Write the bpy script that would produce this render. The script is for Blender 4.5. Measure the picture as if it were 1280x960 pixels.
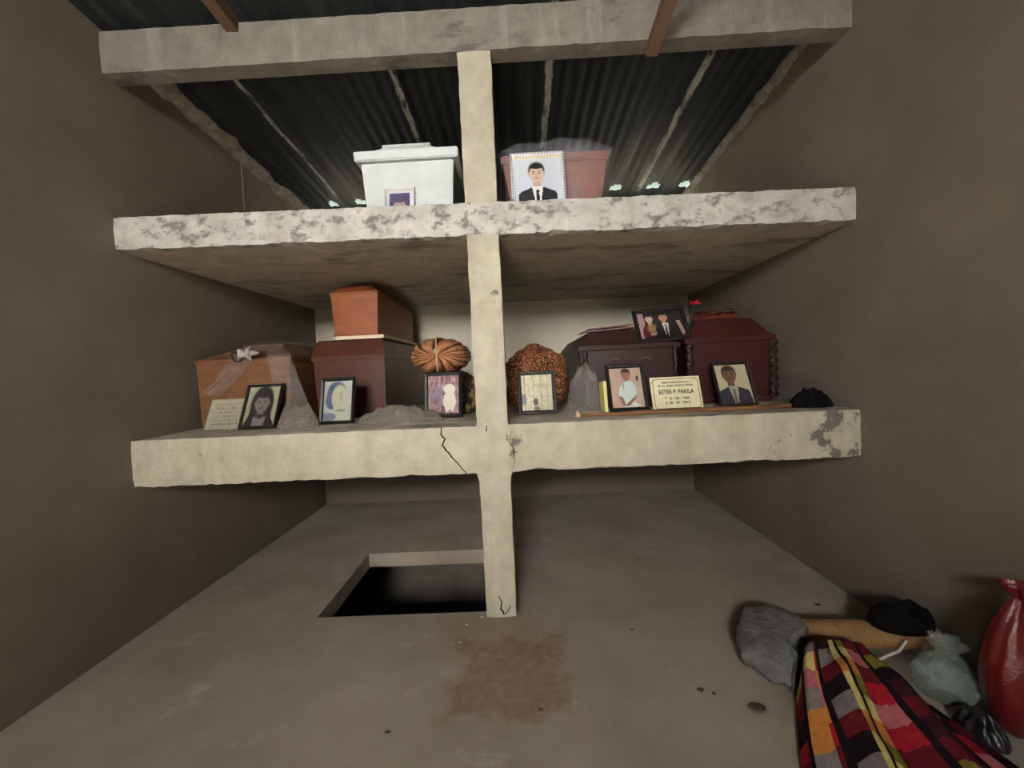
import bpy, bmesh, math, random
from mathutils import Vector, Matrix, noise
random.seed(7)
PI = math.pi
R = math.radians
scene = bpy.context.scene
for _o in list(bpy.data.objects):
    bpy.data.objects.remove(_o, do_unlink=True)
COL = scene.collection

# ------------------------------------------------------------------ camera
cam_d = bpy.data.cameras.new('camera')
cam_d.sensor_fit = 'HORIZONTAL'
cam_d.sensor_width = 36.0
cam_d.lens = 520.0 / 1280.0 * 36.0
cam_d.clip_start = 0.02
cam = bpy.data.objects.new('camera', cam_d)
COL.objects.link(cam)
cam.matrix_world = (Matrix.Translation((0, 0, 1.30)) @ Matrix.Rotation(R(1.1), 4, 'Z')
                    @ Matrix.Rotation(R(90 - 1.87), 4, 'X') @ Matrix.Rotation(R(-2.75), 4, 'Z'))
scene.camera = cam

# ------------------------------------------------------------------ world, light, exposure
world = bpy.data.worlds.new('world')
scene.world = world
world.use_nodes = True
_bg = world.node_tree.nodes['Background']
_bg.inputs['Color'].default_value = (0.80, 1.0, 0.82, 1)
_bg.inputs['Strength'].default_value = 0.8

def area_light(name, loc, sx, sy, power, color, rot, spread=180):
    d = bpy.data.lights.new(name, 'AREA')
    d.shape = 'RECTANGLE'
    d.size, d.size_y = sx, sy
    d.energy = power
    d.color = color
    d.spread = R(spread)
    o = bpy.data.objects.new(name, d)
    COL.objects.link(o)
    o.location = loc
    o.rotation_euler = rot
    return o
# daylight through the tall doorway behind the photographer: bright upper half
area_light('opening_daylight', (-0.65, -3.12, 2.54), 1.1, 0.62, 70, (1.0, 0.975, 0.925), (R(80), 0, R(-3)), 78)
# the dimmer lower half of the doorway, shaded by the yard outside
area_light('doorway_daylight', (-0.65, -3.12, 1.2), 1.1, 2.1, 3, (1.0, 0.975, 0.925), (R(90), 0, 0), 150)
# sun falling through the doorway onto the floor behind the photographer
_sd = bpy.data.lights.new('sun', 'SUN')
_sd.energy = 235.0
_sd.angle = R(0.6)
_sd.color = (1.0, 0.95, 0.88)
_so = bpy.data.objects.new('sun', _sd)
COL.objects.link(_so)
_so.rotation_euler = (R(40), 0, R(4))

scene.view_settings.view_transform = 'Standard'
scene.view_settings.look = 'None'
scene.view_settings.gamma = 1.0
scene.view_settings.use_curve_mapping = False
scene.view_settings.exposure = -0.15

# ------------------------------------------------------------------ helpers: materials
def lin(c):
    return tuple(((v / 12.92) if v <= 0.04045 else ((v + 0.055) / 1.055) ** 2.4) for v in c)
def s8(r, g, b):
    return lin((r / 255.0, g / 255.0, b / 255.0))

class NT:
    def __init__(self, name):
        self.m = bpy.data.materials.new(name)
        self.m.use_nodes = True
        self.t = self.m.node_tree
        self.b = self.t.nodes['Principled BSDF']
        self.tc = None
    def n(self, kind, **kw):
        x = self.t.nodes.new(kind)
        for k, v in kw.items():
            setattr(x, k, v)
        return x
    def l(self, a, b):
        self.t.links.new(a, b)
    def coord(self, scale=(1, 1, 1)):
        if self.tc is None:
            self.tc = self.n('ShaderNodeTexCoord')
        mp = self.n('ShaderNodeMapping')
        mp.inputs['Scale'].default_value = scale
        self.l(self.tc.outputs['Object'], mp.inputs['Vector'])
        return mp.outputs['Vector']
    def noise(self, scale, detail=6, rough=0.6, stretch=(1, 1, 1), dist=0.0):
        x = self.n('ShaderNodeTexNoise')
        x.inputs['Scale'].default_value = scale
        x.inputs['Detail'].default_value = detail
        x.inputs['Roughness'].default_value = rough
        x.inputs['Distortion'].default_value = dist
        self.l(self.coord(stretch), x.inputs['Vector'])
        return x.outputs['Fac']
    def ramp(self, fac, stops):
        x = self.n('ShaderNodeValToRGB')
        e = x.color_ramp.elements
        while len(e) < len(stops):
            e.new(0.5)
        for i, (p, c) in enumerate(stops):
            e[i].position = p
            e[i].color = (*c, 1) if len(c) == 3 else c
        self.l(fac, x.inputs['Fac'])
        return x.outputs['Color']
    def mask(self, fac, lo, hi):
        x = self.n('ShaderNodeMapRange')
        x.interpolation_type = 'SMOOTHSTEP'
        x.inputs['From Min'].default_value = lo
        x.inputs['From Max'].default_value = hi
        self.l(fac, x.inputs['Value'])
        return x.outputs['Result']
    def mix(self, fac, a, b):
        x = self.n('ShaderNodeMix', data_type='RGBA')
        if isinstance(fac, (int, float)):
            x.inputs[0].default_value = fac
        else:
            self.l(fac, x.inputs[0])
        for v, s in ((a, x.inputs[6]), (b, x.inputs[7])):
            if isinstance(v, tuple):
                s.default_value = (*v, 1)
            else:
                self.l(v, s)
        return x.outputs[2]
    def math(self, op, a, b=0.0):
        x = self.n('ShaderNodeMath', operation=op)
        for v, s in ((a, x.inputs[0]), (b, x.inputs[1])):
            if isinstance(v, (int, float)):
                s.default_value = v
            else:
                self.l(v, s)
        return x.outputs[0]
    def bump(self, fac, strength, dist=0.01):
        x = self.n('ShaderNodeBump')
        x.inputs['Strength'].default_value = strength
        x.inputs['Distance'].default_value = dist
        self.l(fac, x.inputs['Height'])
        self.l(x.outputs['Normal'], self.b.inputs['Normal'])
    def done(self, color=None, rough=0.8, spec=0.3, metal=0.0):
        if color is not None:
            if isinstance(color, tuple):
                self.b.inputs['Base Color'].default_value = (*color, 1)
            else:
                self.l(color, self.b.inputs['Base Color'])
        self.b.inputs['Roughness'].default_value = rough
        self.b.inputs['Specular IOR Level'].default_value = spec
        self.b.inputs['Metallic'].default_value = metal
        return self.m

def mottled(name, dark, light, scale=4, rough=0.85, spec=0.25, bump=0.3, bscale=60, bd=0.004, stretch=(1, 1, 1), metal=0.0, lo=0.3, hi=0.7):
    k = NT(name)
    c = k.ramp(k.noise(scale, 7, 0.62, stretch), [(lo, dark), (hi, light)])
    if bump:
        k.bump(k.noise(bscale, 5, 0.6, stretch), bump, bd)
    return k.done(c, rough, spec, metal)

def plaster(name, dark, light, patch, patch_scale, lo, hi, grime=None, patch_stretch=(1, 1, 1), bump=0.5, bias=None):
    """whitewash over rough cement: mottled coat, flaked patches, vertical grime"""
    k = NT(name)
    c = k.ramp(k.noise(7, 8, 0.65), [(0.3, dark), (0.68, light)])
    if grime is not None:
        g = k.mask(k.noise(9, 6, 0.6, (1.0, 1.0, 0.12)), 0.52, 0.72)
        c = k.mix(k.math('MULTIPLY', g, 0.35), c, grime)
    p = k.noise(patch_scale, 9, 0.68, patch_stretch, 0.15)
    if bias:
        sx = k.n('ShaderNodeSeparateXYZ')
        k.l(k.coord(), sx.inputs[0])
        p = k.math('ADD', p, k.math('MULTIPLY', k.mask(sx.outputs[0], bias[0], bias[1]), bias[2]))
    pm = k.mask(p, lo, hi)
    c = k.mix(pm, c, patch)
    h = k.math('ADD', k.noise(45, 6, 0.65), k.math('MULTIPLY', pm, -0.5))
    k.bump(h, bump, 0.008)
    return k.done(c, 0.88, 0.2)

# ------------------------------------------------------------------ helpers: meshes
class MB:
    """collects geometry for ONE mesh object"""
    def __init__(self):
        self.v, self.f, self.mi, self.sm = [], [], [], []
    def face(self, idx, mi=0, smooth=False):
        self.f.append(tuple(idx)); self.mi.append(mi); self.sm.append(smooth)
    def box(self, lo, hi, mi=0):
        x0, y0, z0 = lo; x1, y1, z1 = hi
        b = len(self.v)
        self.v += [(x0,y0,z0),(x1,y0,z0),(x1,y1,z0),(x0,y1,z0),(x0,y0,z1),(x1,y0,z1),(x1,y1,z1),(x0,y1,z1)]
        for q in ((3,2,1,0),(4,5,6,7),(0,1,5,4),(1,2,6,5),(2,3,7,6),(3,0,4,7)):
            self.face([b+i for i in q], mi)
        return self
    def loft(self, rings, closed=True, caps=True, mi=0, smooth=False, mifn=None):
        b = len(self.v); n = len(rings[0])
        for r in rings:
            self.v += [tuple(p) for p in r]
        for i in range(len(rings) - 1):
            for j in range(n if closed else n - 1):
                a = b + i*n + j; c = b + i*n + (j+1) % n
                self.face((a, c, c + n, a + n), mifn(i, j) if mifn else mi, smooth)
        if caps:
            self.face([b + j for j in reversed(range(n))], mi)
            self.face([b + (len(rings)-1)*n + j for j in range(n)], mi)
        return self
    def rects(self, levels, mi=0):
        """frustum stack: levels of (z, x0, x1, y0, y1)"""
        return self.loft([[(x0,y0,z),(x1,y0,z),(x1,y1,z),(x0,y1,z)] for z, x0, x1, y0, y1 in levels], mi=mi)
    def tube(self, pts, rad, seg=8, mi=0, caps=True):
        pts = [Vector(p) for p in pts]
        rs = rad if isinstance(rad, (list, tuple)) else [rad]*len(pts)
        rings = []
        up = Vector((0.13, 0.21, 0.97)).normalized()
        for i, p in enumerate(pts):
            t = (pts[min(i+1, len(pts)-1)] - pts[max(i-1, 0)]).normalized()
            s = t.cross(up)
            if s.length < 1e-3:
                s = t.cross(Vector((1, 0, 0)))
            s.normalize(); w = s.cross(t)
            rings.append([p + (s*math.cos(a) + w*math.sin(a))*rs[i] for a in [2*PI*k/seg for k in range(seg)]])
        return self.loft(rings, True, caps, mi, True)
    def surf(self, fn, nu, nv, mi=0, smooth=True, wrap=False, mifn=None):
        b = len(self.v)
        for i in range(nu + 1):
            for j in range(nv + (0 if wrap else 1)):
                self.v.append(tuple(fn(i / nu, j / nv)))
        n = nv if wrap else nv + 1
        for i in range(nu):
            for j in range(nv):
                a = b + i*n + j; c = b + i*n + (j+1) % n
                self.face((a, c, c + n, a + n), mifn(i, j) if mifn else mi, smooth)
        return self
    def build(self, name, mats, parent=None, bevel=0.0, merge=False, solid=0.0):
        me = bpy.data.meshes.new(name)
        me.from_pydata(self.v, [], self.f)
        me.polygons.foreach_set('material_index', self.mi)
        me.polygons.foreach_set('use_smooth', self.sm)
        for m in (mats if isinstance(mats, (list, tuple)) else [mats]):
            me.materials.append(m)
        bm = bmesh.new(); bm.from_mesh(me)
        if merge:
            bmesh.ops.remove_doubles(bm, verts=bm.verts, dist=1e-5)
        bmesh.ops.recalc_face_normals(bm, faces=bm.faces)
        if bevel:
            es = [e for e in bm.edges if e.is_manifold and e.calc_face_angle(0) > 0.3]
            bmesh.ops.bevel(bm, geom=es, offset=bevel, segments=2, affect='EDGES', clamp_overlap=True)
        bm.to_mesh(me); bm.free()
        me.update()
        o = bpy.data.objects.new(name, me)
        COL.objects.link(o)
        if parent is not None:
            o.parent = parent
        if solid:
            md = o.modifiers.new('thickness', 'SOLIDIFY')
            md.thickness = solid
            md.offset = 0
        return o

def empty(name, loc, rz=0.0, rx=0.0):
    o = bpy.data.objects.new(name, None)
    COL.objects.link(o)
    o.location = loc
    o.rotation_euler = (rx, 0, rz)
    o.empty_display_size = 0.1
    return o
def tag(o, label, cat, group=None, kind=None):
    o['label'] = label
    o['category'] = cat
    if group: o['group'] = group
    if kind: o['kind'] = kind
    return o
def struct(o, label=None):
    o['kind'] = 'structure'
    if label: o['label'] = label
    return o
def nz(x, y, z, s=1.0, oct=4):
    return noise.fractal(Vector((x*s, y*s, z*s)), 0.9, 2.0, oct)
def smooth(a, b, x):
    t = max(0.0, min(1.0, (x - a) / (b - a)))
    return t*t*(3 - 2*t)
def lerp(a, b, t):
    return a + (b - a)*t

# ------------------------------------------------------------------ setting: materials
M = {}
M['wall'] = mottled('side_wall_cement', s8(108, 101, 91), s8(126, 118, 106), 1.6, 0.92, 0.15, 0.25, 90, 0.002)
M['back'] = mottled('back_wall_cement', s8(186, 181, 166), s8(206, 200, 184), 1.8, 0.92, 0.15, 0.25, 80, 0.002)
M['white'] = plaster('whitewashed_concrete', s8(156, 150, 133), s8(180, 174, 157), s8(104, 101, 93), 6.0, 0.63, 0.68, s8(150, 136, 108), bias=(1.1, 1.6, 0.10))
M['shelfwhite'] = plaster('flaking_whitewash', s8(152, 148, 140), s8(190, 188, 183), s8(112, 110, 106), 11.0, 0.50, 0.64, s8(158, 148, 130), (1, 1, 1.5))
M['beam'] = plaster('stained_beam_concrete', s8(108, 104, 96), s8(134, 130, 121), s8(92, 88, 84), 3.5, 0.58, 0.7, s8(172, 170, 164), (0.6, 1, 1.6))
M['soffit'] = plaster('rough_slab_soffit', s8(164, 156, 144), s8(198, 190, 176), s8(136, 129, 118), 3.0, 0.52, 0.66, None, (0.5, 1.4, 1), 0.7)
M['mortar'] = mottled('rough_mortar', s8(105, 99, 90), s8(165, 158, 146), 14, 0.95, 0.1, 0.8, 50, 0.01)
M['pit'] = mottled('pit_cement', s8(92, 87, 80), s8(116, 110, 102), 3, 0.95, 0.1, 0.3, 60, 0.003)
M['crack'] = mottled('crack_shadow', s8(40, 36, 30), s8(62, 57, 48), 30, 0.95, 0.05, 0)

def floor_material():
    k = NT('trodden_cement_floor')
    c = k.ramp(k.noise(2.2, 7, 0.6), [(0.3, s8(136, 126, 114)), (0.7, s8(160, 150, 138))])
    c = k.mix(k.mask(k.noise(5.0, 7, 0.7, (0.6, 1, 1)), 0.58, 0.72), c, s8(170, 160, 148))
    # brown earth stain in front of the post, ragged rectangular outline
    tcx = k.n('ShaderNodeSeparateXYZ')
    k.l(k.coord(), tcx.inputs[0])
    wob = k.math('MULTIPLY', k.math('SUBTRACT', k.noise(5.5, 6, 0.65), 0.5), 0.36)
    def rectmask(cx, cy, hx, hy, soft):
        dx = k.math('SUBTRACT', k.math('ABSOLUTE', k.math('SUBTRACT', tcx.outputs[0], cx)), hx)
        dy = k.math('SUBTRACT', k.math('ABSOLUTE', k.math('SUBTRACT', tcx.outputs[1], cy)), hy)
        d = k.math('ADD', k.math('MAXIMUM', dx, dy), wob)
        return k.mask(d, soft, -soft)
    speck = k.mask(k.noise(24, 6, 0.7), 0.3, 0.62)
    s1 = k.math('MULTIPLY', rectmask(-0.11, 1.75, 0.235, 0.22, 0.05), k.math('ADD', k.math('MULTIPLY', speck, 0.35), 0.3))
    s2 = k.math('MULTIPLY', rectmask(-0.22, 2.08, 0.26, 0.13, 0.16), 0.42)
    c = k.mix(s2, c, s8(132, 104, 76))
    c = k.mix(s1, c, s8(118, 84, 54))
    k.bump(k.noise(55, 6, 0.65), 0.35, 0.003)
    return k.done(c, 0.85, 0.25)
M['floor'] = floor_material()

def roof_material():
    k = NT('dark_corrugated_zinc')
    c = k.ramp(k.noise(3, 7, 0.65, (6, 0.35, 1)), [(0.35, s8(28, 32, 34)), (0.72, s8(54, 58, 60))])
    sep = k.n('ShaderNodeSeparateXYZ')
    k.l(k.coord(), sep.inputs[0])
    wob = k.math('MULTIPLY', k.math('SUBTRACT', k.noise(5, 5, 0.7), 0.5), 0.05)
    tot = None
    for x0, w, ylo, yhi in ((-1.63, 0.022, 2.4, 3.9), (-0.685, 0.026, 2.3, 3.3), (0.27, 0.028, 2.2, 3.6), (1.235, 0.03, 2.5, 4.1)):
        d = k.math('ABSOLUTE', k.math('ADD', k.math('SUBTRACT', sep.outputs[0], x0), wob))
        m = k.mask(d, w, w*0.45)
        m = k.math('MULTIPLY', m, k.mask(sep.outputs[1], ylo - 0.1, ylo + 0.1))
        m = k.math('MULTIPLY', m, k.mask(sep.outputs[1], yhi + 0.1, yhi - 0.1))
        tot = m if tot is None else k.math('MAXIMUM', tot, m)
    tot = k.math('MULTIPLY', tot, k.mask(k.noise(9, 6, 0.7, (2.0, 0.5, 1)), 0.36, 0.55))
    c = k.mix(tot, c, s8(196, 196, 188))
    return k.done(c, 0.6, 0.3, 0.0)
M['roof'] = roof_material()
M['rafter'] = mottled('rafter_wood', s8(92, 70, 58), s8(122, 96, 80), 8, 0.85, 0.2, 0.3, 60, 0.003, (1, 0.15, 1))

# ------------------------------------------------------------------ setting: room shell
XL, XR, YF, YB = -2.07, 1.73, -3.2, 4.25
ROOF0, ROOFS = 3.155, -0.09
def roof_z(y):
    return ROOF0 + ROOFS*(y - 2.15)

def side_wall(name, x0, x1):
    b = MB()
    ys = [YF - 0.12, YB + 0.12]
    b.loft([[(x0, y, -0.12), (x1, y, -0.12), (x1, y, roof_z(y) + 0.0), (x0, y, roof_z(y) + 0.0)] for y in ys])
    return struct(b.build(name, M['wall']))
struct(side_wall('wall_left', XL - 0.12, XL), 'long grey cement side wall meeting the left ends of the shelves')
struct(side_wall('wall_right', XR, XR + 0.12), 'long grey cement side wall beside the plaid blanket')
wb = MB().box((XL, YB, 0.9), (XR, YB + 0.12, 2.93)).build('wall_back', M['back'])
struct(MB().box((XL, YB, -0.12), (XR, YB + 0.12, 0.9)).build('wall_back_base', M['wall']), 'base of the back wall under the lower shelf, shade put into its darker cement colour')  # darker than the wall above: shade under the shelf put into the colour
struct(wb, 'pale cement back wall behind the coffins')
DX0, DX1, DZ1 = -1.22, -0.08, 3.12
wf = MB()
wf.box((XL, YF - 0.12, -0.12), (DX0, YF, roof_z(YF) - 0.005))
wf.box((DX1, YF - 0.12, -0.12), (XR, YF, roof_z(YF) - 0.005))
wf.box((DX0, YF - 0.12, DZ1), (DX1, YF, roof_z(YF) - 0.005))
struct(wf.build('wall_front', M['wall']), 'front cement wall with the open doorway')

# floor slab with the square pit opening
HX0, HX1, HY0, HY1 = -1.17, -0.20, 2.215, 3.005
fl = MB()
xs = [XL, HX0, HX1, XR]; ysf = [YF - 0.12, HY0, HY1, YB]
for zz in (0.0, -0.10):
    for x in xs:
        for y in ysf:
            fl.v.append((x, y, zz))
for i in range(3):
    for j in range(3):
        if i == 1 and j == 1:
            continue
        q = (i*4 + j, (i+1)*4 + j, (i+1)*4 + j + 1, i*4 + j + 1)
        fl.face(q); fl.face([k + 16 for k in reversed(q)])
ring = [(1,1),(2,1),(2,2),(1,2)]
for k in range(4):
    a = ring[k][0]*4 + ring[k][1]; c = ring[(k+1) % 4][0]*4 + ring[(k+1) % 4][1]
    fl.face((a, c, c + 16, a + 16))
ring = [(0,0),(3,0),(3,3),(0,3)]
for k in range(4):
    a = ring[k][0]*4 + ring[k][1]; c = ring[(k+1) % 4][0]*4 + ring[(k+1) % 4][1]
    fl.face((a, c, c + 16, a + 16))
floor = struct(fl.build('floor', M['floor']), 'bare cement floor with a brown stain before the post')
# the dark chamber below
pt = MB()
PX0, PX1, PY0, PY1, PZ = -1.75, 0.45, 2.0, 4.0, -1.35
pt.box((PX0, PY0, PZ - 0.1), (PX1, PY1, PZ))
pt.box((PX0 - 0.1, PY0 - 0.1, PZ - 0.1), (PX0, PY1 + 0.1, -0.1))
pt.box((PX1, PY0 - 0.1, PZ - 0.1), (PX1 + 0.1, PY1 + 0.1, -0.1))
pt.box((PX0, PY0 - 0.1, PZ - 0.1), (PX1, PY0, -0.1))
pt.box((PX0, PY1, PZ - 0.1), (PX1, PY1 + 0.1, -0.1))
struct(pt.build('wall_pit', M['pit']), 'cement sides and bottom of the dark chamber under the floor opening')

# shelves and beam: lofted along x with chipped lower edges
def slab(name, zt, zb, y0, y1, mats, chip, label, n=260, rows=5, seed=0.0, rag=0.004):
    b = MB(); rings = []
    for i in range(n + 1):
        x = lerp(XL, XR, i / n)
        t0, b0 = zt(x), zb(x)
        c = nz(x, seed, 0.3, 9.0, 5)
        c2 = max(0.0, nz(x, seed + 7, 1.3, 3.0, 4))
        lowz = b0 + chip*(0.45*abs(c) + 1.1*c2*c2)
        topz = t0 + rag*nz(x, seed + 3, 2.0, 11.0, 4)
        r = []
        for j in range(rows + 1):
            f = j / rows
            edge = 1.0 if 0 < j < rows else 0.3
            r.append((x, y0 + edge*rag*nz(x*6, f*3 + seed, 0.7, 2.2, 4) + (0.004 if j in (0, rows) else 0), lerp(lowz, topz, f)))
        r.append((x, y1, t0))
        r.append((x, y1, b0))
        r.append((x, y0 + 0.05, b0))
        rings.append(r)
    m = len(rings[0])
    b.loft(rings, True, True, 0, False, lambda i, j: 0 if j < rows or j >= m - 1 else 1)
    o = b.build(name, mats)
    return struct(o, label)
upper_t = lambda x: lerp(2.192, 2.138, (x - XL) / (XR - XL))
upper_b = lambda x: lerp(2.022, 1.972, (x - XL) / (XR - XL))
low_t = lambda x: lerp(1.022, 1.016, (x - XL) / (XR - XL))
low_b = lambda x: 0.770
shelf_up = slab('upper_concrete_shelf', upper_t, upper_b, 2.15, YB, [M['shelfwhite'], M['soffit']], 0.03, 'upper concrete shelf with flaking whitewashed edge', seed=1.0, rag=0.006)
shelf_lo = slab('lower_concrete_shelf', low_t, low_b, 2.15, YB, [M['white'], M['soffit']], 0.028, 'lower concrete shelf with thick cracked whitewashed edge', seed=5.0)
roof_t = lambda x: ROOF0 - 0.02
beam_b = lambda x: 2.922
beam = slab('trim_1', roof_t, beam_b, 2.15, 2.25, [M['beam'], M['beam']], 0.012, 'stained concrete tie beam under the roof', seed=9.0)

# post
pb = MB(); rings = []
NP = 150
for i in range(NP + 1):
    z = lerp(0.0, 2.93, i / NP)
    cx = -0.155
    hw = lerp(0.079, 0.084, i / NP) + 0.014*smooth(0.72, 0.775, z)*(1 - smooth(1.0, 1.03, z))
    jl = 0.004*nz(1.0, z, 0.0, 8, 4); jr = 0.004*nz(5.0, z, 0.0, 8, 4)
    y0, y1 = 2.156, 2.32
    base = 0.018*(1 - smooth(0.0, 0.09, z))*abs(nz(3.0, z, 1.0, 30, 3))
    rings.append([(cx - hw + jl + base, y0 + 0.006, z), (cx - hw*0.4, y0 + 0.003*nz(z, 3, 0, 9), z), (cx + hw*0.4, y0 + 0.003*nz(z, 8, 0, 9), z),
                  (cx + hw + jr - base, y0 + 0.006, z), (cx + hw + jr, y1, z), (cx - hw + jl, y1, z)])
pb.loft(rings)
post = struct(pb.build('concrete_post', M['white']), 'square whitewashed concrete post crossing both shelves')

# cracks: narrow dark strips proud of the plaster skin, crack shade put into their colour
def crack(pts, w, parent, y=2.1465):
    b = MB(); rings = []
    P = []
    for (x0, z0), (x1, z1) in zip(pts[:-1], pts[1:]):
        for k in range(5):
            t = k / 5
            P.append((lerp(x0, x1, t) + 0.004*nz(x0*40 + t*9, z0*30, 2, 1), lerp(z0, z1, t)))
    P.append(pts[-1])
    for i, (x, z) in enumerate(P):
        ww = w*(0.35 + 0.65*math.sin(PI*min(1, max(0.08, i / (len(P) - 1)))))
        rings.append([(x - ww, y, z), (x + ww, y, z + ww*0.4), (x + ww, y + 0.02, z + ww*0.4), (x - ww, y + 0.02, z)])
    b.loft(rings)
    return b.build('crack', M['crack'], parent)
crack([(-0.42, 1.02), (-0.425, 0.985), (-0.405, 0.96), (-0.42, 0.925), (-0.37, 0.86), (-0.30, 0.775)], 0.0048, shelf_lo)
crack([(-0.055, 0.99), (-0.068, 0.93), (-0.045, 0.88), (-0.05, 0.82), (-0.062, 0.775)], 0.0016, shelf_lo)
crack([(-0.165, 0.115), (-0.15, 0.08), (-0.158, 0.045), (-0.14, 0.015), (-0.12, 0.03), (-0.105, 0.06)], 0.004, post, 2.152)
crack([(-0.185, 1.02), (-0.187, 0.985)], 0.003, shelf_lo)

# roof: one ceiling made of lapped corrugated sheets
ceil_e = struct(empty('ceiling', (0, 0, 0)), 'dark corrugated metal roof sloping down behind the tie beam')
seams = [-2.585, -1.635, -0.685, 0.265, 1.225, 2.175]
notches = [(-1.72, 0.04), (-1.46, 0.05), (1.005, 0.055), (1.36, 0.06), (1.655, 0.045)]
PITCH = 0.95 / 12
for s in range(5):
    b = MB()
    x0 = max(seams[s], XL - 0.12); x1 = min(seams[s+1] + 0.03, XR + 0.12)
    n = int((x1 - x0) / PITCH*8)
    ysr = [YF - 0.25, 0.0, 2.0, 3.0, 4.0, 4.03, 4.10, 4.4]
    lift = 0.003*(s % 2)
    for y in ysr:
        for i in range(n + 1):
            x = lerp(x0, x1, i / n)
            yy = y
            b.v.append((x, yy, roof_z(yy) + 0.012 + lift + 0.0035*math.sin(2*PI*x / PITCH) + 0.004*nz(x, y, s, 1.5)))
    for j in range(len(ysr) - 1):
        for i in range(n):
            xm = lerp(x0, x1, (i + 0.5) / n)
            if j == 5 and any(abs(xm - c) < w for c, w in notches):
                continue
            if j == 4 and any(abs(xm - c) < w*0.5 for c, w in notches):
                continue
            a = j*(n + 1) + i
            b.face((a, a + 1, a + n + 2, a + n + 1), 0, True)
    b.build('roof_sheet', M['roof'], ceil_e, solid=0.0012)

# mortar fillets along the wall tops
def fillet(name, x_wall, sgn, wid, label, seed):
    b = MB(); rings = []
    n = 120
    for i in range(n + 1):
        y = lerp(2.26, YB, i / n)
        w = wid*(0.75 + 0.5*nz(y, seed, 0, 3.5, 5))
        h = 0.05 + 0.05*abs(nz(y, seed + 4, 0, 5, 5))
        zt = roof_z(y) + 0.004
        rings.append([(x_wall - sgn*0.01, y, zt), (x_wall + sgn*w, y, zt), (x_wall + sgn*w*0.85, y, zt - 0.012 - 0.02*abs(nz(y, seed, 5, 8))),
                      (x_wall + sgn*w*0.35, y, zt - h*0.7), (x_wall - sgn*0.01, y, zt - h - 0.02)])
    b.loft(rings, smooth=True)
    return struct(b.build(name, M['mortar']), label)
fillet('trim_2', XL, 1, 0.10, 'rough mortar fillet under the roof along the left wall', 2.0)
fillet('trim_3', XR, -1, 0.045, 'rough mortar fillet under the roof along the right wall', 6.0)
# plaster seam on the left wall above the upper shelf
struct(MB().box((XL - 0.005, 3.226, 2.20), (XL + 0.004, 3.240, 3.03)).build('trim_4', M['mortar']), 'thin vertical plaster seam on the left wall')

# timbers
rf = MB()
rf.loft([[(-1.405, y, roof_z(y) - 0.07), (-1.345, y, roof_z(y) - 0.07), (-1.345, y, roof_z(y) + 0.003), (-1.405, y, roof_z(y) + 0.003)] for y in (YF, 0.0, 2.16)])
tag(rf.build('rafter', M['rafter']), 'brown wooden rafter end meeting the pale side of the tie beam', 'rafter')
rf = MB()
A = Vector((0.738, 2.155, 2.86)); B = Vector((0.80, 0.25, 3.285))
rings = []
for t in (0, 0.5, 1.0):
    p = A.lerp(B, t)
    rings.append([p + Vector((-0.028, 0, -0.02)), p + Vector((0.028, 0, -0.02)), p + Vector((0.028, 0, 0.03)), p + Vector((-0.028, 0, 0.03))])
rf.loft(rings)
tag(rf.build('wooden_brace', M['rafter']), 'reddish brown wooden brace sloping from the roof to the beam bottom', 'brace')

# ------------------------------------------------------------------ object materials
def wood(name, dark, light, rough=0.45, spec=0.4, st=(1, 1, 1)):
    k = NT(name)
    dark, light = tuple(v*.68 for v in dark), tuple(v*.68 for v in light)
    c = k.ramp(k.noise(6, 7, 0.6, (1.0, 0.25, 5.0)), [(0.3, dark), (0.7, light)])
    c = k.mix(k.math('MULTIPLY', k.mask(k.noise(9, 6, 0.7), 0.55, 0.75), 0.12), c, s8(120, 104, 86))
    k.bump(k.noise(40, 4, 0.6, (1, 0.3, 4)), 0.12, 0.003)
    return k.done(c, rough, spec)
M['white_paint'] = plaster('white_coffin_paint', s8(190, 197, 197), s8(206, 212, 212), s8(150, 147, 136), 6, 0.68, 0.74, None, (1, 1, 1.6), 0.08)
M['wood_brown'] = wood('russet_coffin_wood', s8(150, 84, 54), s8(176, 104, 70))
M['wood_light'] = wood('light_brown_coffin_wood', s8(116, 74, 42), s8(146, 98, 60), 0.6)
M['wood_red'] = wood('dark_red_brown_coffin_wood', s8(76, 38, 26), s8(98, 52, 36), 0.4)
M['wood_orange'] = wood('orange_brown_coffin_wood', s8(146, 76, 38), s8(174, 96, 52), 0.4)
M['wood_maroon'] = wood('dark_maroon_coffin_wood', s8(50, 29, 28), s8(68, 40, 36), 0.4)
M['wood_maroon2'] = wood('red_maroon_coffin_wood', s8(60, 26, 24), s8(82, 37, 33), 0.4)
M['wood_carve'] = wood('dark_carved_column_wood', s8(36, 22, 22), s8(60, 38, 36), 0.4)
M['paleboard'] = mottled('pale_board', s8(196, 180, 150), s8(220, 205, 176), 8)
M['black_frame'] = mottled('black_frame_lacquer', s8(16, 15, 15), s8(32, 29, 28), 20, 0.4, 0.4, 0.1, 80, 0.001)
M['white_frame'] = mottled('white_frame_lacquer', s8(206, 205, 208), s8(220, 219, 222), 20, 0.4, 0.4, 0.1, 80, 0.001)
M['card'] = mottled('frame_backing_card', s8(90, 72, 52), s8(110, 90, 66), 12)
M['steel'] = mottled('dull_ring_metal', s8(120, 108, 96), s8(150, 136, 122), 20, 0.4, 0.5, 0, metal=0.6)

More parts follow.
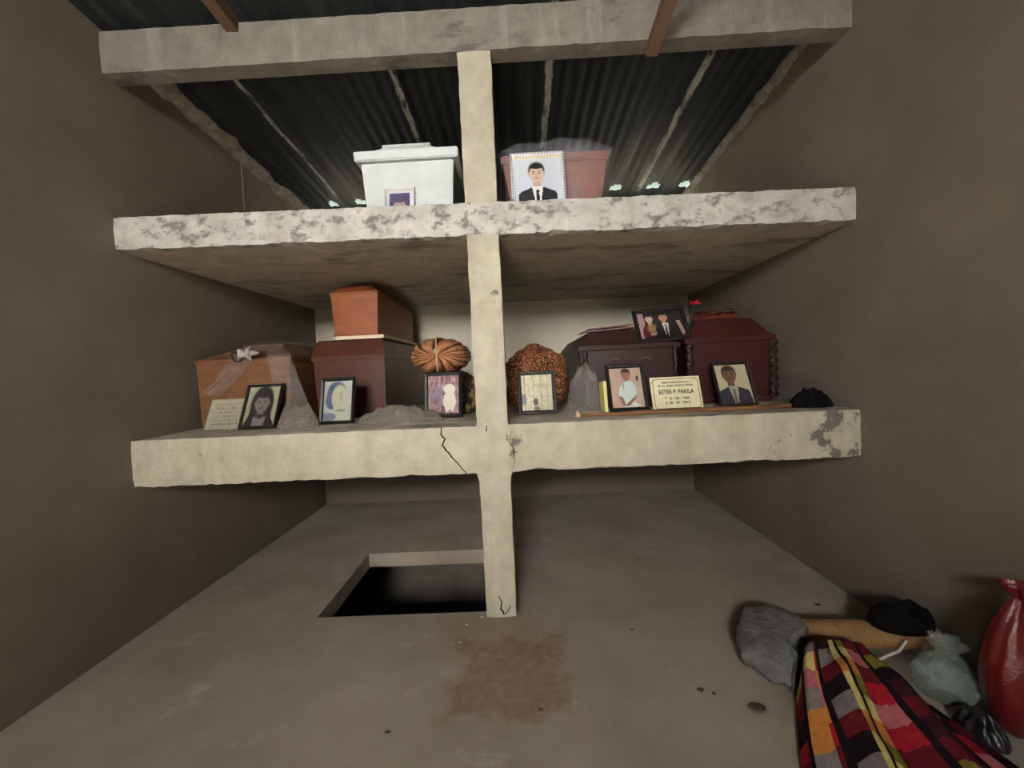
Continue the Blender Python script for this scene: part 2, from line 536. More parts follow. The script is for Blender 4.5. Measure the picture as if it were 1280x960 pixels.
def plastic_mat(name, tint, alpha, rough=0.22, bs=22, var=0.9):
    k = NT(name)
    k.bump(k.noise(bs, 6, 0.65, (1, 1, 0.6)), 0.8, 0.02)
    a = k.math('ADD', k.math('MULTIPLY', k.mask(k.noise(bs*0.5, 6, 0.7), 0.45, 0.72), alpha*var), alpha*(0.95 - 0.5*var))
    k.l(a, k.b.inputs['Alpha'])
    return k.done(tint, rough, 0.6)
M['film'] = plastic_mat('clear_plastic_film', s8(176, 170, 166), 0.30)
M['film_blue'] = plastic_mat('bluish_plastic_film', s8(182, 180, 190), 0.30, 0.14, 14)
M['film_grey'] = plastic_mat('grey_crumpled_plastic', s8(140, 134, 122), 0.66, 0.16, 40, 0.25)
M['film_green'] = plastic_mat('pale_green_plastic', s8(150, 168, 158), 0.62, 0.3, 16)
M['film_pink'] = plastic_mat('pinkish_clear_plastic', s8(170, 140, 126), 0.42, 0.25, 18)
M['red_plastic'] = mottled('red_plastic_bag', s8(84, 18, 20), s8(112, 27, 28), 7, 0.35, 0.5, 0.5, 14, 0.02)
M['black_plastic'] = mottled('black_plastic_bag', s8(18, 18, 20), s8(34, 33, 36), 7, 0.35, 0.5, 0.5, 14, 0.02)
M['grey_cloth'] = mottled('grey_cloth_bag', s8(88, 87, 86), s8(114, 113, 111), 9, 0.85, 0.2, 0.9, 11, 0.035)
M['black_cloth'] = mottled('black_fuzzy_cloth', s8(10, 9, 10), s8(24, 22, 22), 30, 0.95, 0.1, 0.8, 90, 0.01)
M['mat'] = mottled('tan_woven_mat', s8(128, 96, 62), s8(160, 124, 84), 40, 0.9, 0.15, 0.6, 70, 0.006, (6, 1, 1))
M['stick'] = mottled('brown_bamboo_stick', s8(104, 70, 44), s8(140, 100, 66), 12, 0.6, 0.3, 0.2, 60, 0.002, (0.15, 1, 1))
M['chip'] = mottled('dark_debris', s8(56, 48, 38), s8(84, 74, 60), 30)
M['chip_pale'] = mottled('pale_debris', s8(190, 182, 168), s8(214, 206, 192), 30)
M['yellow'] = mottled('yellow_booklet_cover', s8(206, 196, 120), s8(226, 216, 146), 12)
M['pink_wax'] = mottled('pink_candle_wax', s8(214, 166, 140), s8(232, 190, 166), 12, 0.5)
M['petal'] = mottled('red_petal', s8(176, 18, 44), s8(214, 40, 66), 20, 0.6)
M['leaf'] = mottled('dark_leaf', s8(34, 60, 30), s8(54, 84, 44), 20, 0.6)
M['wreath'] = mottled('dried_red_brown_flowers', s8(70, 30, 24), s8(112, 54, 42), 26, 0.9, 0.1, 0.6, 60, 0.01)
M['ribbon'] = mottled('grey_white_ribbon', s8(150, 142, 138), s8(196, 188, 182), 14)
M['darkribbon'] = mottled('dark_brown_ribbon', s8(36, 26, 22), s8(58, 42, 36), 14)
M['paper'] = mottled('mauve_folded_paper', s8(120, 84, 80), s8(158, 122, 118), 9, 0.8)
M['cream'] = mottled('cream_plaque_face', s8(208, 200, 164), s8(222, 214, 180), 9, 0.7)
M['ink'] = mottled('black_ink', s8(28, 26, 22), s8(44, 40, 34), 30, 0.7, 0.2, 0)
M['twine'] = mottled('thin_twine', s8(170, 150, 110), s8(196, 176, 134), 30)
M['cord'] = mottled('white_cord', s8(176, 170, 160), s8(200, 194, 184), 30)

def attr_mat(name, rough, spec=0.3, bump=0.0, bs=60):
    k = NT(name)
    a = k.n('ShaderNodeAttribute', attribute_name='Col')
    if bump:
        k.bump(k.noise(bs, 5, 0.6), bump, 0.004)
    return k.done(a.outputs['Color'], rough, spec)
M['print'] = attr_mat('printed_photograph', 0.45, 0.3)
M['dyed'] = attr_mat('dyed_cloth', 0.9, 0.12, 0.4, 160)
def pane_mat():
    k = NT('clear_picture_glass')
    t = k.t
    tr = k.n('ShaderNodeBsdfTransparent')
    gl = k.n('ShaderNodeBsdfGlossy')
    gl.inputs['Roughness'].default_value = 0.12
    mx = k.n('ShaderNodeMixShader')
    mx.inputs[0].default_value = 0.035
    k.l(tr.outputs[0], mx.inputs[1]); k.l(gl.outputs[0], mx.inputs[2])
    k.l(mx.outputs[0], t.nodes['Material Output'].inputs['Surface'])
    return k.m
M['pane'] = pane_mat()

def paint_corners(me, fn):
    """colour attribute per face corner from fn(polygon index) -> linear rgb"""
    at = me.color_attributes.new('Col', 'FLOAT_COLOR', 'CORNER')
    data = [0.0]*(4*len(me.loops))
    for p in me.polygons:
        c = fn(p.index)
        for li in p.loop_indices:
            data[4*li:4*li + 4] = (c[0], c[1], c[2], 1.0)
    at.data.foreach_set('color', data)

# ------------------------------------------------------------------ printed pictures (flat colour rasters, generic figures)
class Pic:
    def __init__(self, w, h, bg):
        self.w, self.h = w, h
        self.px = [[bg(i / w, j / h) if callable(bg) else bg for i in range(w)] for j in range(h)]
    def blend(self, i, j, c, a):
        o = self.px[j][i]
        self.px[j][i] = tuple(o[k]*(1 - a) + c[k]*a for k in range(3))
    def ell(self, cx, cy, rx, ry, c, soft=0.12, a=1.0):
        for j in range(self.h):
            for i in range(self.w):
                d = math.hypot(((i + .5)/self.w - cx)/rx, ((j + .5)/self.h - cy)/ry)
                t = 1 - smooth(1 - soft, 1 + soft, d)
                if t > 0: self.blend(i, j, c, t*a)
    def poly(self, pts, c, a=1.0):
        for j in range(self.h):
            y = (j + .5)/self.h
            for i in range(self.w):
                x = (i + .5)/self.w
                ins = False
                for k in range(len(pts)):
                    (x0, y0), (x1, y1) = pts[k], pts[k-1]
                    if (y0 > y) != (y1 > y) and x < (x1 - x0)*(y - y0)/(y1 - y0) + x0:
                        ins = not ins
                if ins: self.blend(i, j, c, a)
    def noise(self, amp, sc, seed):
        for j in range(self.h):
            for i in range(self.w):
                n = nz(i/self.w*sc, j/self.h*sc, seed, 1.0, 4)*amp
                self.px[j][i] = tuple(max(0, v*(1 + n)) for v in self.px[j][i])
    def face(self, cx, cy, rx, ry, skin, hair, lip, hairtop=0.55):
        self.ell(cx, cy - ry*0.28, rx*1.14, ry*1.0, hair)
        self.poly([(cx - rx*.45, cy + ry*.5), (cx + rx*.45, cy + ry*.5), (cx + rx*.55, cy + ry*1.5), (cx - rx*.55, cy + ry*1.5)], tuple(v*.8 for v in skin))
        for s in (-1, 1):
            self.ell(cx + s*rx*1.02, cy + ry*.05, rx*.14, ry*.2, tuple(v*.85 for v in skin))
        self.ell(cx, cy + ry*.08, rx, ry*.95, skin)
        self.ell(cx, cy - ry*.82, rx*.95, ry*hairtop*.62, hair)
        dk = tuple(v*.22 for v in skin)
        for s in (-1, 1):
            self.ell(cx + s*rx*.42, cy - ry*.22, rx*.3, ry*.045, dk, .4, .8)
            self.ell(cx + s*rx*.42, cy - ry*.03, rx*.2, ry*.075, dk, .4, .9)
        self.ell(cx, cy + ry*.26, rx*.17, ry*.1, tuple(v*.68 for v in skin), .5, .8)
        self.ell(cx, cy + ry*.55, rx*.34, ry*.075, lip, .4, .9)
    def suit(self, cx, top, hw, coat, shirt, tie):
        self.poly([(cx - hw, 1), (cx - hw*.96, top + .1), (cx - hw*.8, top + .05), (cx - hw*.25, top - .04), (cx + hw*.25, top - .04), (cx + hw*.8, top + .05), (cx + hw*.96, top + .1), (cx + hw, 1)], coat)
        self.poly([(cx - hw*.3, top - .05), (cx + hw*.3, top - .05), (cx + hw*.12, 1), (cx - hw*.1, 1)], shirt)
        if tie:
            self.poly([(cx - hw*.09, top + .03), (cx + hw*.09, top + .03), (cx + hw*.06, top + .08), (cx + hw*.11, 1), (cx - hw*.11, 1), (cx - hw*.06, top + .08)], tie)

def pic_suit_man():
    p = Pic(56, 68, lambda u, v: s8(206 - 8*v, 212 - 6*v, 222))
    p.poly([(0, 0), (1, 0), (1, .035), (0, .035)], s8(226, 200, 110))
    p.face(.47, .36, .155, .185, s8(206, 178, 164), s8(40, 36, 36), s8(150, 92, 90), .5)
    p.suit(.48, .68, .42, s8(34, 32, 33), s8(226, 224, 226), s8(26, 26, 28))
    return p
def pic_child():
    p = Pic(36, 44, s8(82, 78, 120)); p.noise(0.5, 9, 3)
    p.ell(.5, .30, .2, .12, s8(60, 46, 60))
    p.face(.5, .55, .3, .34, s8(196, 166, 160), s8(86, 76, 100), s8(160, 100, 96))
    return p
def pic_long_hair():
    p = Pic(48, 62, s8(158, 160, 130))
    p.ell(.5, .44, .36, .46, s8(38, 30, 32)); p.poly([(.0, 1), (.12, .78), (.2, .4), (.8, .4), (.85, .78), (1, 1)], s8(38, 33, 34))
    p.face(.5, .42, .22, .24, s8(122, 112, 112), s8(42, 32, 34), s8(84, 66, 68), .5)
    p.poly([(.3, .98), (.3, .76), (.5, .82), (.7, .76), (.66, .98)], s8(128, 122, 122))
    p.ell(.5, .74, .17, .03, s8(50, 44, 46))
    return p
def pic_faded_blue():
    p = Pic(48, 62, s8(172, 176, 172)); p.noise(0.12, 6, 1)
    p.ell(.46, .32, .34, .3, s8(76, 80, 118)); p.ell(.28, .48, .2, .24, s8(86, 90, 124))
    p.ell(.56, .44, .27, .33, s8(178, 178, 152)); p.poly([(.35, .98), (.38, .66), (.75, .7), (.95, .98)], s8(176, 176, 156))
    p.ell(.2, .9, .26, .1, s8(110, 112, 130)); p.ell(.62, .75, .16, .03, s8(110, 104, 92), .4, .8)
    p.ell(.62, .4, .05, .12, s8(150, 148, 122), .5, .8)
    p.noise(0.1, 14, 5)
    return p
def pic_red_white():
    p = Pic(44, 60, lambda u, v: s8(124 + 30*v, 92 + 30*v, 100 + 26*v))
    for i in range(p.w):
        for j in range(p.h):
            n = nz(i*.28, j*.09, 4, 1, 3)
            p.blend(i, j, s8(176, 142, 150) if n > 0 else s8(104, 64, 74), min(1, abs(n)*1.6))
    p.ell(.32, .5, .16, .18, s8(112, 108, 130), .5, .6)
    wh = s8(208, 202, 186)
    p.ell(.7, .36, .19, .13, wh); p.poly([(.52, .52), (.62, .47), (.86, .47), (.92, .7), (.8, .97), (.72, .86), (.6, .98), (.5, .75)], wh)
    p.poly([(.4, 1), (.44, .8), (.54, .8), (.58, 1)], s8(84, 54, 54), .8)
    return p
def pic_faded_cream():
    p = Pic(44, 54, s8(196, 190, 158)); p.noise(0.16, 7, 9)
    for x in (.1, .38, .62, .82):
        p.poly([(x, 0), (x + .025, 0), (x + .03, 1), (x, 1)], s8(138, 126, 96), .6)
    p.ell(.45, .76, .08, .1, s8(70, 58, 48)); p.ell(.48, .95, .1, .07, s8(92, 76, 62)); p.ell(.08, .68, .08, .16, s8(104, 106, 122))
    p.ell(.6, .3, .2, .05, s8(150, 140, 108), .5, .5)
    p.noise(0.22, 16, 2)
    return p
def pic_couple():
    p = Pic(66, 46, s8(38, 32, 34))
    p.poly([(0, 0), (.14, 0), (.16, 1), (0, 1)], s8(170, 136, 138)); p.poly([(.85, .42), (.93, .40), (1, .9), (.93, .95)], s8(186, 152, 134))
    p.ell(.26, .78, .19, .4, s8(74, 32, 40)); p.face(.26, .25, .075, .16, s8(204, 180, 156), s8(32, 26, 28), s8(140, 60, 60))
    p.ell(.29, .62, .1, .16, s8(160, 128, 80), .4, .8); p.poly([(.22, .8), (.4, .76), (.42, .86), (.24, .9)], s8(180, 140, 130))
    p.face(.58, .24, .085, .17, s8(196, 152, 122), s8(28, 24, 24), s8(130, 80, 70))
    p.suit(.6, .5, .24, s8(24, 22, 24), s8(214, 216, 218), s8(60, 60, 66))
    return p
def pic_white_shirt():
    p = Pic(48, 62, lambda u, v: s8(184, 158, 142)); p.noise(0.08, 6, 4)
    p.ell(.86, .28, .04, .07, s8(60, 50, 46))
    sk = s8(150, 106, 86)
    p.face(.52, .19, .13, .135, sk, s8(44, 34, 32), s8(120, 66, 58))
    sh = s8(206, 220, 216)
    p.poly([(.22, .7), (.27, .5), (.42, .35), (.66, .34), (.8, .48), (.82, .72), (.7, .76), (.72, .98), (.36, .98), (.35, .74)], sh)
    p.poly([(.22, .7), (.34, .74), (.42, .92), (.34, .97)], sk); p.poly([(.82, .71), (.7, .75), (.44, .9), (.4, .97), (.56, .94)], sk)
    p.ell(.4, .44, .025, .12, s8(120, 130, 132), .4, .7); p.poly([(.6, .96), (.7, .86), (.9, .98)], sh)
    return p
def pic_blue_suit():
    p = Pic(48, 62, s8(188, 180, 146))
    p.face(.42, .27, .2, .2, s8(116, 84, 66), s8(50, 40, 36), s8(86, 54, 46), .5)
    p.suit(.46, .6, .5, s8(46, 48, 62), s8(176, 166, 148), s8(110, 100, 92))
    return p

def print_mesh(name, pic, w, h, parent, y=0.0, z0=0.0):
    b = MB()
    for j in range(pic.h + 1):
        for i in range(pic.w + 1):
            b.v.append((-w/2 + w*i/pic.w, y, z0 + h*(1 - j/pic.h)))
    n = pic.w + 1
    for j in range(pic.h):
        for i in range(pic.w):
            a = j*n + i
            b.face((a + n, a + n + 1, a + 1, a))
    me = bpy.data.meshes.new(name)
    me.from_pydata(b.v, [], b.f)
    me.materials.append(M['print'])
    paint_corners(me, lambda q: pic.px[q // pic.w][q % pic.w])
    o = bpy.data.objects.new(name, me)
    COL.objects.link(o)
    o.parent = parent
    return o

def picture_frame(loc, w, h, bar, lean, rz, pic, label, mat, cat='photo frame', ornate=False, stand=True, mount=None, reach=0.10, roll=0.0):
    """origin at the middle of the lower edge; leans back by `lean` degrees"""
    t = empty('photo_frame', loc, R(rz), R(-lean))
    t.rotation_euler.y = R(roll)
    d = 0.018
    b = MB()
    prof = [(0, 0.0), (0, -d*0.6), (bar*0.3, -d), (bar*0.8, -d*0.75), (bar, -d*0.25), (bar, 0.0)]
    rings = []
    for cx, cz in ((-1, 0), (1, 0), (1, 1), (-1, 1)):
        rings.append([((cx*(w/2 - o)), y, (h - o) if cz else o) for o, y in prof])
    rings.append(rings[0])
    b.loft(rings, closed=True, caps=False)
    fr = b.build('frame', mat, t, merge=True)
    if ornate:
        k = 0
        for side in range(4):
            L = w if side % 2 == 0 else h
            n = int(L / 0.016)
            for i in range(n):
                s = (i + .5)/n
                x, z = ((-w/2 + s*w, bar*.35), (w/2 - bar*.35, s*h), (-w/2 + s*w, h - bar*.35), (-w/2 + bar*.35, s*h))[side]
                q = MB().rects([(z - .005, x - .004, x + .004, -d - .002, -d + .004), (z + .005, x - .004, x + .004, -d - .002, -d + .004)])
                q.build('bead', M['frame_bead'] if mat is not M['white_frame'] else M['ink2'], fr)
    iw, ih = w - 2*bar*0.9, h - 2*bar*0.9
    if mount:
        MB().box((-iw/2, -0.004, bar*.9), (iw/2, -0.002, h - bar*.9)).build('mount', M['white_frame'], t)
        iw -= 2*mount; ih -= 2*mount
    print_mesh('photograph', pic, iw, ih, t, -0.0045, (h - ih)/2)
    MB().box((-w/2 + bar*.9, -0.0075, bar*.9), (w/2 - bar*.9, -0.006, h - bar*.9)).build('pane', M['pane'], t)
    MB().box((-w/2 + bar*.2, -0.0015, bar*.2), (w/2 - bar*.2, 0.003, h - bar*.2)).build('backing_board', M['card'], t)
    if stand:
        # easel leg from the back board down to the shelf
        a = R(lean)
        top = h*0.62
        fwd = reach
        foot = Vector((0, math.cos(a)*0, 0))
        ty, tz = top*math.sin(a), top*math.cos(a)
        gy = ty + fwd
        # world foot (0,gy,0) into the leaned frame
        fy = gy*math.cos(a); fz = gy*math.sin(a)
        s = MB()
        s.loft([[(-.02, .004, top), (.02, .004, top), (.02, .008, top), (-.02, .008, top)], [(-.03, fy, -fz + .003), (.03, fy, -fz + .003), (.03, fy + .004, -fz + .005), (-.03, fy + .004, -fz + .005)]])
        s.build('easel_leg', M['card'], t)
    return tag(t, label, cat)
M['frame_bead'] = mottled('worn_bead_bronze', s8(44, 38, 32), s8(74, 64, 52), 30, 0.5, 0.4, 0)
M['ink2'] = mottled('grey_border_print', s8(120, 116, 124), s8(150, 146, 154), 30, 0.7, 0.2, 0)

# ------------------------------------------------------------------ coffins
def coffin(loc, L, body, lid, mats, label, rz=0.0, cap=None, base=None, bevel=0.006):
    """body / lid: levels (z, half width, front inset, back inset)"""
    t = empty('coffin', loc, R(rz))
    lv = lambda q: [(z, -w, w, f, L - k) for z, w, f, k in q]
    MB().rects(lv(body)).build('body', mats[0], t, bevel=bevel)
    ld = MB().rects(lv(lid)).build('lid', mats[1], t, bevel=bevel)
    if cap:
        MB().rects(lv(cap)).build('lid_panel', mats[1], ld, bevel=0.004)
    if base:
        MB().rects(lv(base)).build('base_moulding', mats[0], t, bevel=0.004)
    return tag(t, label, 'coffin')
def lid_trim(t, w, z, L, mat, h=0.012):
    MB().box((-w, -0.012, z), (w, -0.0, z + h)).build('trim_strip', mat, t, bevel=0.002)

# upper shelf
wc = coffin((-0.590, 2.43, 2.169), 1.5, [(0, .243, 0, 0), (.366, .268, 0, 0)],
            [(.364, .297, -.03, -.02), (.420, .300, -.032, -.02), (.421, .170, -.02, .05), (.452, .136, -.002, .08)],
            [M['white_paint'], M['white_paint']], 'white painted coffin on the upper shelf', cap=[(.451, .141, -.008, .075), (.462, .139, -.006, .077)])
picture_frame((-0.640, 2.394, 2.169), .178, .212, .014, 9, 0, pic_child(), 'small white photo frame propped on the white coffin', M['white_frame'], stand=False, mount=.018)
bc = coffin((0.262, 2.45, 2.160), 1.5, [(0, .245, 0, 0), (.335, .300, 0, 0)], [(.333, .312, -.012, 0), (.375, .314, -.014, 0), (.425, .19, .10, .10)],
            [M['wood_brown'], M['wood_brown']], 'reddish brown coffin wrapped in plastic on the upper shelf')
def wrap(name, t, hull, L, mat, amp, label=None, nseg=14, seed=0.0, gap=0.012):
    """loose plastic skin around a coffin: offset hull with crumples"""
    b = MB(); rings = []
    ys = [(-gap - 0.004)] + [lerp(0, L, i/10) for i in range(11)]
    def ringpts(y, sc):
        pts = []
        n = len(hull)
        for i in range(n):
            (x0, z0), (x1, z1) = hull[i], hull[(i + 1) % n]
            for k in range(nseg):
                s = k/nseg
                x, z = lerp(x0, x1, s), lerp(z0, z1, s)
                cx, cz = 0.0, 0.2
                dx, dz = x - cx, z - cz
                r = math.hypot(dx, dz)
                g = gap + amp*max(-0.4, nz(x*3, y*4 + seed, z*3, 2.2, 4))
                pts.append((cx + dx*sc*(1 + g/r), y, max(0.002, cz + dz*sc*(1 + g/r))))
        return pts
    rings.append(ringpts(ys[0], 0.35)); rings.append(ringpts(ys[0] - 0.004, 0.7))
    for i, y in enumerate(ys):
        rings.append(ringpts(y, 1.0))
    for k, r in enumerate(rings[:3]):
        rings[k] = [(x, y - 0.010*abs(nz(x*8, z*8, seed + k, 1, 3)), z) for x, y, z in r]
    b.loft(rings, True, True, 0, True)
    return b.build(name, mat, t)
wr = wrap('plastic_wrap', bc, [(-.245, .0), (.245, .0), (.30, .335), (.316, .378), (.19, .428), (-.19, .428), (-.316, .378), (-.30, .335)], 1.5, M['film_blue'], 0.030, seed=3.0)
wr['label'] = 'bluish clear plastic wrapping'
picture_frame((0.150, 2.262, 2.163), .292, .315, .022, 9, 0, pic_suit_man(), 'white framed portrait of a figure in dark suit and tie', M['white_frame'], ornate=True, reach=.07)

# lower shelf, left bay
SH = 1.021
c1 = coffin((-1.747, 2.60, SH), 1.45, [(0, .285, 0, 0), (.412, .300, 0, 0)], [(.410, .312, -.008, 0), (.430, .312, -.008, 0), (.520, .150, .22, .22)],
            [M['wood_light'], M['wood_light']], 'light brown wooden coffin under clear plastic beside the left wall', cap=[(.519, .14, .23, .23), (.538, .135, .235, .235)])
c2 = coffin((-1.172, 2.85, SH), 1.35, [(0, .235, 0, 0), (.405, .247, 0, 0)], [(.403, .258, -.012, 0), (.428, .258, -.012, 0), (.540, .232, .03, .03)],
            [M['wood_red'], M['wood_red']], 'dark red-brown coffin carrying a small orange-brown coffin', cap=[(.539, .226, .04, .04), (.549, .224, .042, .042)])
bd = MB().rects([(1.569, -1.262, -.925, 2.865, 3.8), (1.592, -1.262, -.925, 2.865, 3.8)]).build('support_board', M['paleboard'], None, bevel=.003)
tag(bd, 'thin pale board under the small orange-brown coffin', 'board')
c3 = coffin((-1.127, 2.90, 1.592), 0.98, [(0, .150, 0, 0), (.292, .166, 0, 0)], [(.290, .172, -.006, 0), (.304, .172, -.006, 0), (.356, .108, .05, .05)],
            [M['wood_orange'], M['wood_orange']], 'small orange-brown coffin stacked on another coffin', base=[(0, .158, -.008, 0), (.022, .156, -.006, 0)], bevel=.004)

# inscribed grey plaque, letters worn past reading
def pic_worn():
    p = Pic(64, 48, s8(158, 152, 134)); p.noise(0.12, 8, 3)
    rnd = random.Random(4)
    for r in range(6):
        x = .08 + .1*rnd.random()
        while x < .88:
            w = .02 + .05*rnd.random()
            y = .14 + r*.135
            p.poly([(x, y), (x + w, y), (x + w, y + .05), (x, y + .05)], s8(96, 90, 78), .35 + .45*rnd.random())
            x += w + .015 + .03*rnd.random()
    p.noise(0.14, 20, 8)
    return p
t = empty('memorial_plaque', (-1.782, 2.463, SH), 0, R(-27))
M['old_stone'] = mottled('old_plaque_stone', s8(122, 116, 102), s8(146, 140, 124), 9, 0.9)
MB().box((-.133, -.012, 0), (.133, 0.004, .205)).build('slab', M['old_stone'], t, bevel=.004)
print_mesh('inscription', pic_worn(), .250, .190, t, -.0128, .007)
tag(t, 'worn grey memorial plaque with illegible writing before the light brown coffin', 'plaque')

picture_frame((-1.577, 2.44, SH + .002), .226, .292, .018, 26, 0, pic_long_hair(), 'black framed portrait of a figure with long dark hair', M['black_frame'], reach=.05)
picture_frame((-1.133, 2.52, SH + .002), .222, .290, .022, 13, -4, pic_faded_blue(), 'black framed faded portrait with bluish hair before the red-brown coffin', M['black_frame'])
picture_frame((-.490, 2.60, SH + .002), .250, .292, .026, 9, -6, pic_red_white(), 'black framed photo with a white silhouette on red before the orange-brown bundle', M['black_frame'], reach=.03)
picture_frame((.103, 2.56, SH + .002), .238, .268, .024, 10, 2, pic_faded_cream(), 'ornate black framed faded cream photo before the batik bundle', M['black_frame'], ornate=True, stand=False)

# cloth bundles
def folded_bundle():
    t = empty('cloth_bundle', (-.530, 2.86, 1.300))
    nu, nv = 40, 160
    b = MB()
    def fn(u, v):
        a = u*PI; ph = 2*PI*v
        rr = math.sin(a)**0.75
        pf = math.atan2(math.sin(ph), math.cos(ph)*.55)
        fold = 0.0046*(math.sin(pf*14 + 2.6*math.sin(a*1.2) + 1.1*math.sin(2*ph + .6)) + .6*math.sin(pf*25 + 4*a))*math.sin(a)**0.6*(1 - 0.3*u)
        rx, rz, ry = .200 + fold, .128 + fold, .195
        pinch = 0.045*math.exp(-(u/0.10)**2)
        y = -math.cos(a)*ry + pinch
        z = math.sin(ph)*rr*rz + 0.02*math.cos(a)*0
        x = math.cos(ph)*rr*rx
        return (x + 0.01*nz(x*4, y*4, z*4 + 3), y, max(-.112, z + .012*nz(x*5, 9, z*5)) + .118)
    b.surf(fn, nu, nv, wrap=True)
    o = b.build('wrapped_cloth', M['dyed'], t)
    def colr(q):
        i, j = divmod(q, nv)
        f = j/nv
        aa = (i/nu)*PI
        pf = math.atan2(math.sin(2*PI*f), math.cos(2*PI*f)*.55)
        s = math.sin(pf*14 + 2.6*math.sin(aa*1.2) + 1.1*math.sin(4*PI*f + .6)) + .6*math.sin(pf*25 + 4*aa)  # follows the fold shape: crease shade painted into the cloth colour
        n = nz(i*.2, j*.2, 1, 1, 3)
        w = smooth(-1.1, .1, s)
        c = tuple(lerp(lo_, hi_, w) for lo_, hi_ in zip((74, 46, 32), (156, 108, 76)))
        return s8(*[max(10, min(255, v*(1 + .22*n))) for v in c])
    paint_corners(o.data, colr)
    k = MB()
    k.tube([(.205*math.cos(a)*0.02, -.155 - .045*math.cos(a), .12 + .132*math.sin(a)) for a in [R(d) for d in range(-80, 100, 12)]], .004, 6)
    k.build('tie_string', M['twine'], t)
    kn = MB().surf(lambda u, v: (.022*math.sin(u*PI)*math.cos(2*PI*v), -.168 + .016*math.cos(u*PI), .150 + .020*math.sin(u*PI)*math.sin(2*PI*v)), 6, 10, wrap=True)
    kn.build('knot', M['twine'], t)
    return tag(t, 'orange-brown cloth bundle with shade painted in its folds, tied at its middle', 'bundle')
def blob_bundle(name, part, loc, rx, ry, rz, colfn, label, power=0.75, seed=0.0, amp=0.016, nu=28, nv=60):
    t = empty(name, loc)
    b = MB()
    def fn(u, v):
        a = u*PI; ph = 2*PI*v
        rr = max(0, math.sin(a))**power
        cz = math.cos(a); cz = math.copysign(abs(cz)**power, cz)
        x, y, z = rr*math.cos(ph)*rx, rr*math.sin(ph)*ry, -cz*rz
        n = 1 + amp/rx*2.2*nz(x*6 + seed, y*6, z*6, 1.0, 4)
        return (x*n, y*n, max(-rz, z*n) + rz)
    b.surf(fn, nu, nv, wrap=True)
    o = b.build(part, M['dyed'], t)
    me = o.data
    cen = [p.center.copy() for p in me.polygons]
    paint_corners(me, lambda q: colfn(cen[q]))
    return tag(t, label, 'bundle')
def olive(c):
    n = nz(c.x*22, c.y*22, c.z*30 + 2, 1, 3)
    return s8(*((112, 98, 62) if n > .1 else (66, 54, 34) if n > -.2 else (40, 32, 24)))
blob_bundle('cloth_bundle', 'wrapped_cloth', (-.46, 2.88, SH), .175, .18, .143, olive, 'dark olive patterned bundle under the orange-brown cloth bundle', 0.6, 4.0, nu=40, nv=90)
folded_bundle()
def batik(c):
    n = nz(c.x*105, c.y*105, c.z*105, 1, 2); m = nz(c.x*9, c.y*9, c.z*9 + 5, 1, 3)
    if n > .22: return s8(150, 106, 74)
    if n > -.1: return s8(108, 64, 42)
    return s8(60, 34, 24) if m < .15 else s8(92, 50, 32)
blob_bundle('cloth_bundle', 'wrapped_cloth', (.108, 2.80, SH), .205, .185, .213, batik, 'rounded brown batik cloth bundle beside the post', 0.78, 1.0, nu=90, nv=190)

# plastic on the left bay
def crumple(name, cx, cy, z0, rx, ry, h, mat, label, cat='plastic', seed=0.0, nu=46, nv=46, sharp=1.4, fall=0.75, rag=0.22):
    b = MB()
    def fn(u, v):
        a, c = 2*u - 1, 2*v - 1
        e = max(0.0, 1 - (a*a + c*c)) if True else 0
        r = math.hypot(a, c)
        s = 1.0 if r < 1e-6 else max(abs(a), abs(c))/r
        x, y = a*s*rx, c*s*ry
        rr = max(abs(a), abs(c))
        env = (1 - rr**2.4)**fall
        n1 = 1 - abs(nz(a*1.3 + seed, c*1.3, seed, 1.0, 2))*1.5
        n2 = nz(a*2.6 + seed, c*2.6, 2.0, 1.0, 2)
        n3 = 1 - abs(nz(a*3.2 + 3, c*3.2 + seed, 9.0, 1.0, 2))*1.6
        ea = math.atan2(c, a)
        edge = 1 + rag*nz(math.cos(ea)*1.3, math.sin(ea)*1.3 + seed, 3, 1.2, 3)
        return (cx + x*edge, cy + y*edge, z0 + max(0.002, h*env*(0.55 + 0.45*n1 + 0.20*n2*sharp + 0.12*n3*sharp)))
    b.surf(fn, nu, nv)
    # close it underneath
    n = nv + 1
    rim = [j for j in range(nv + 1)] + [i*n + nv for i in range(1, nu + 1)] + [nu*n + j for j in range(nv - 1, -1, -1)] + [i*n for i in range(nu - 1, 0, -1)]
    rb = []
    for q in rim:
        x, y, z = b.v[q]; b.v.append((x, y, z0)); rb.append(len(b.v) - 1)
    m = len(rim)
    for k in range(m):
        b.face((rim[k], rim[(k+1) % m], rb[(k+1) % m], rb[k]), 0, True)
    b.face(rb)
    o = b.build(name, mat)
    return tag(o, label, cat)
crumple('crumpled_plastic', -.735, 2.492, SH, .262, .068, .092, M['film_grey'], 'long heap of crumpled grey plastic between two black frames', seed=2.0, rag=.12)
crumple('crumpled_plastic', -1.345, 2.47, SH, .115, .085, .13, M['film_grey'], 'small pile of crumpled grey plastic beside the long-haired portrait', seed=7.0)
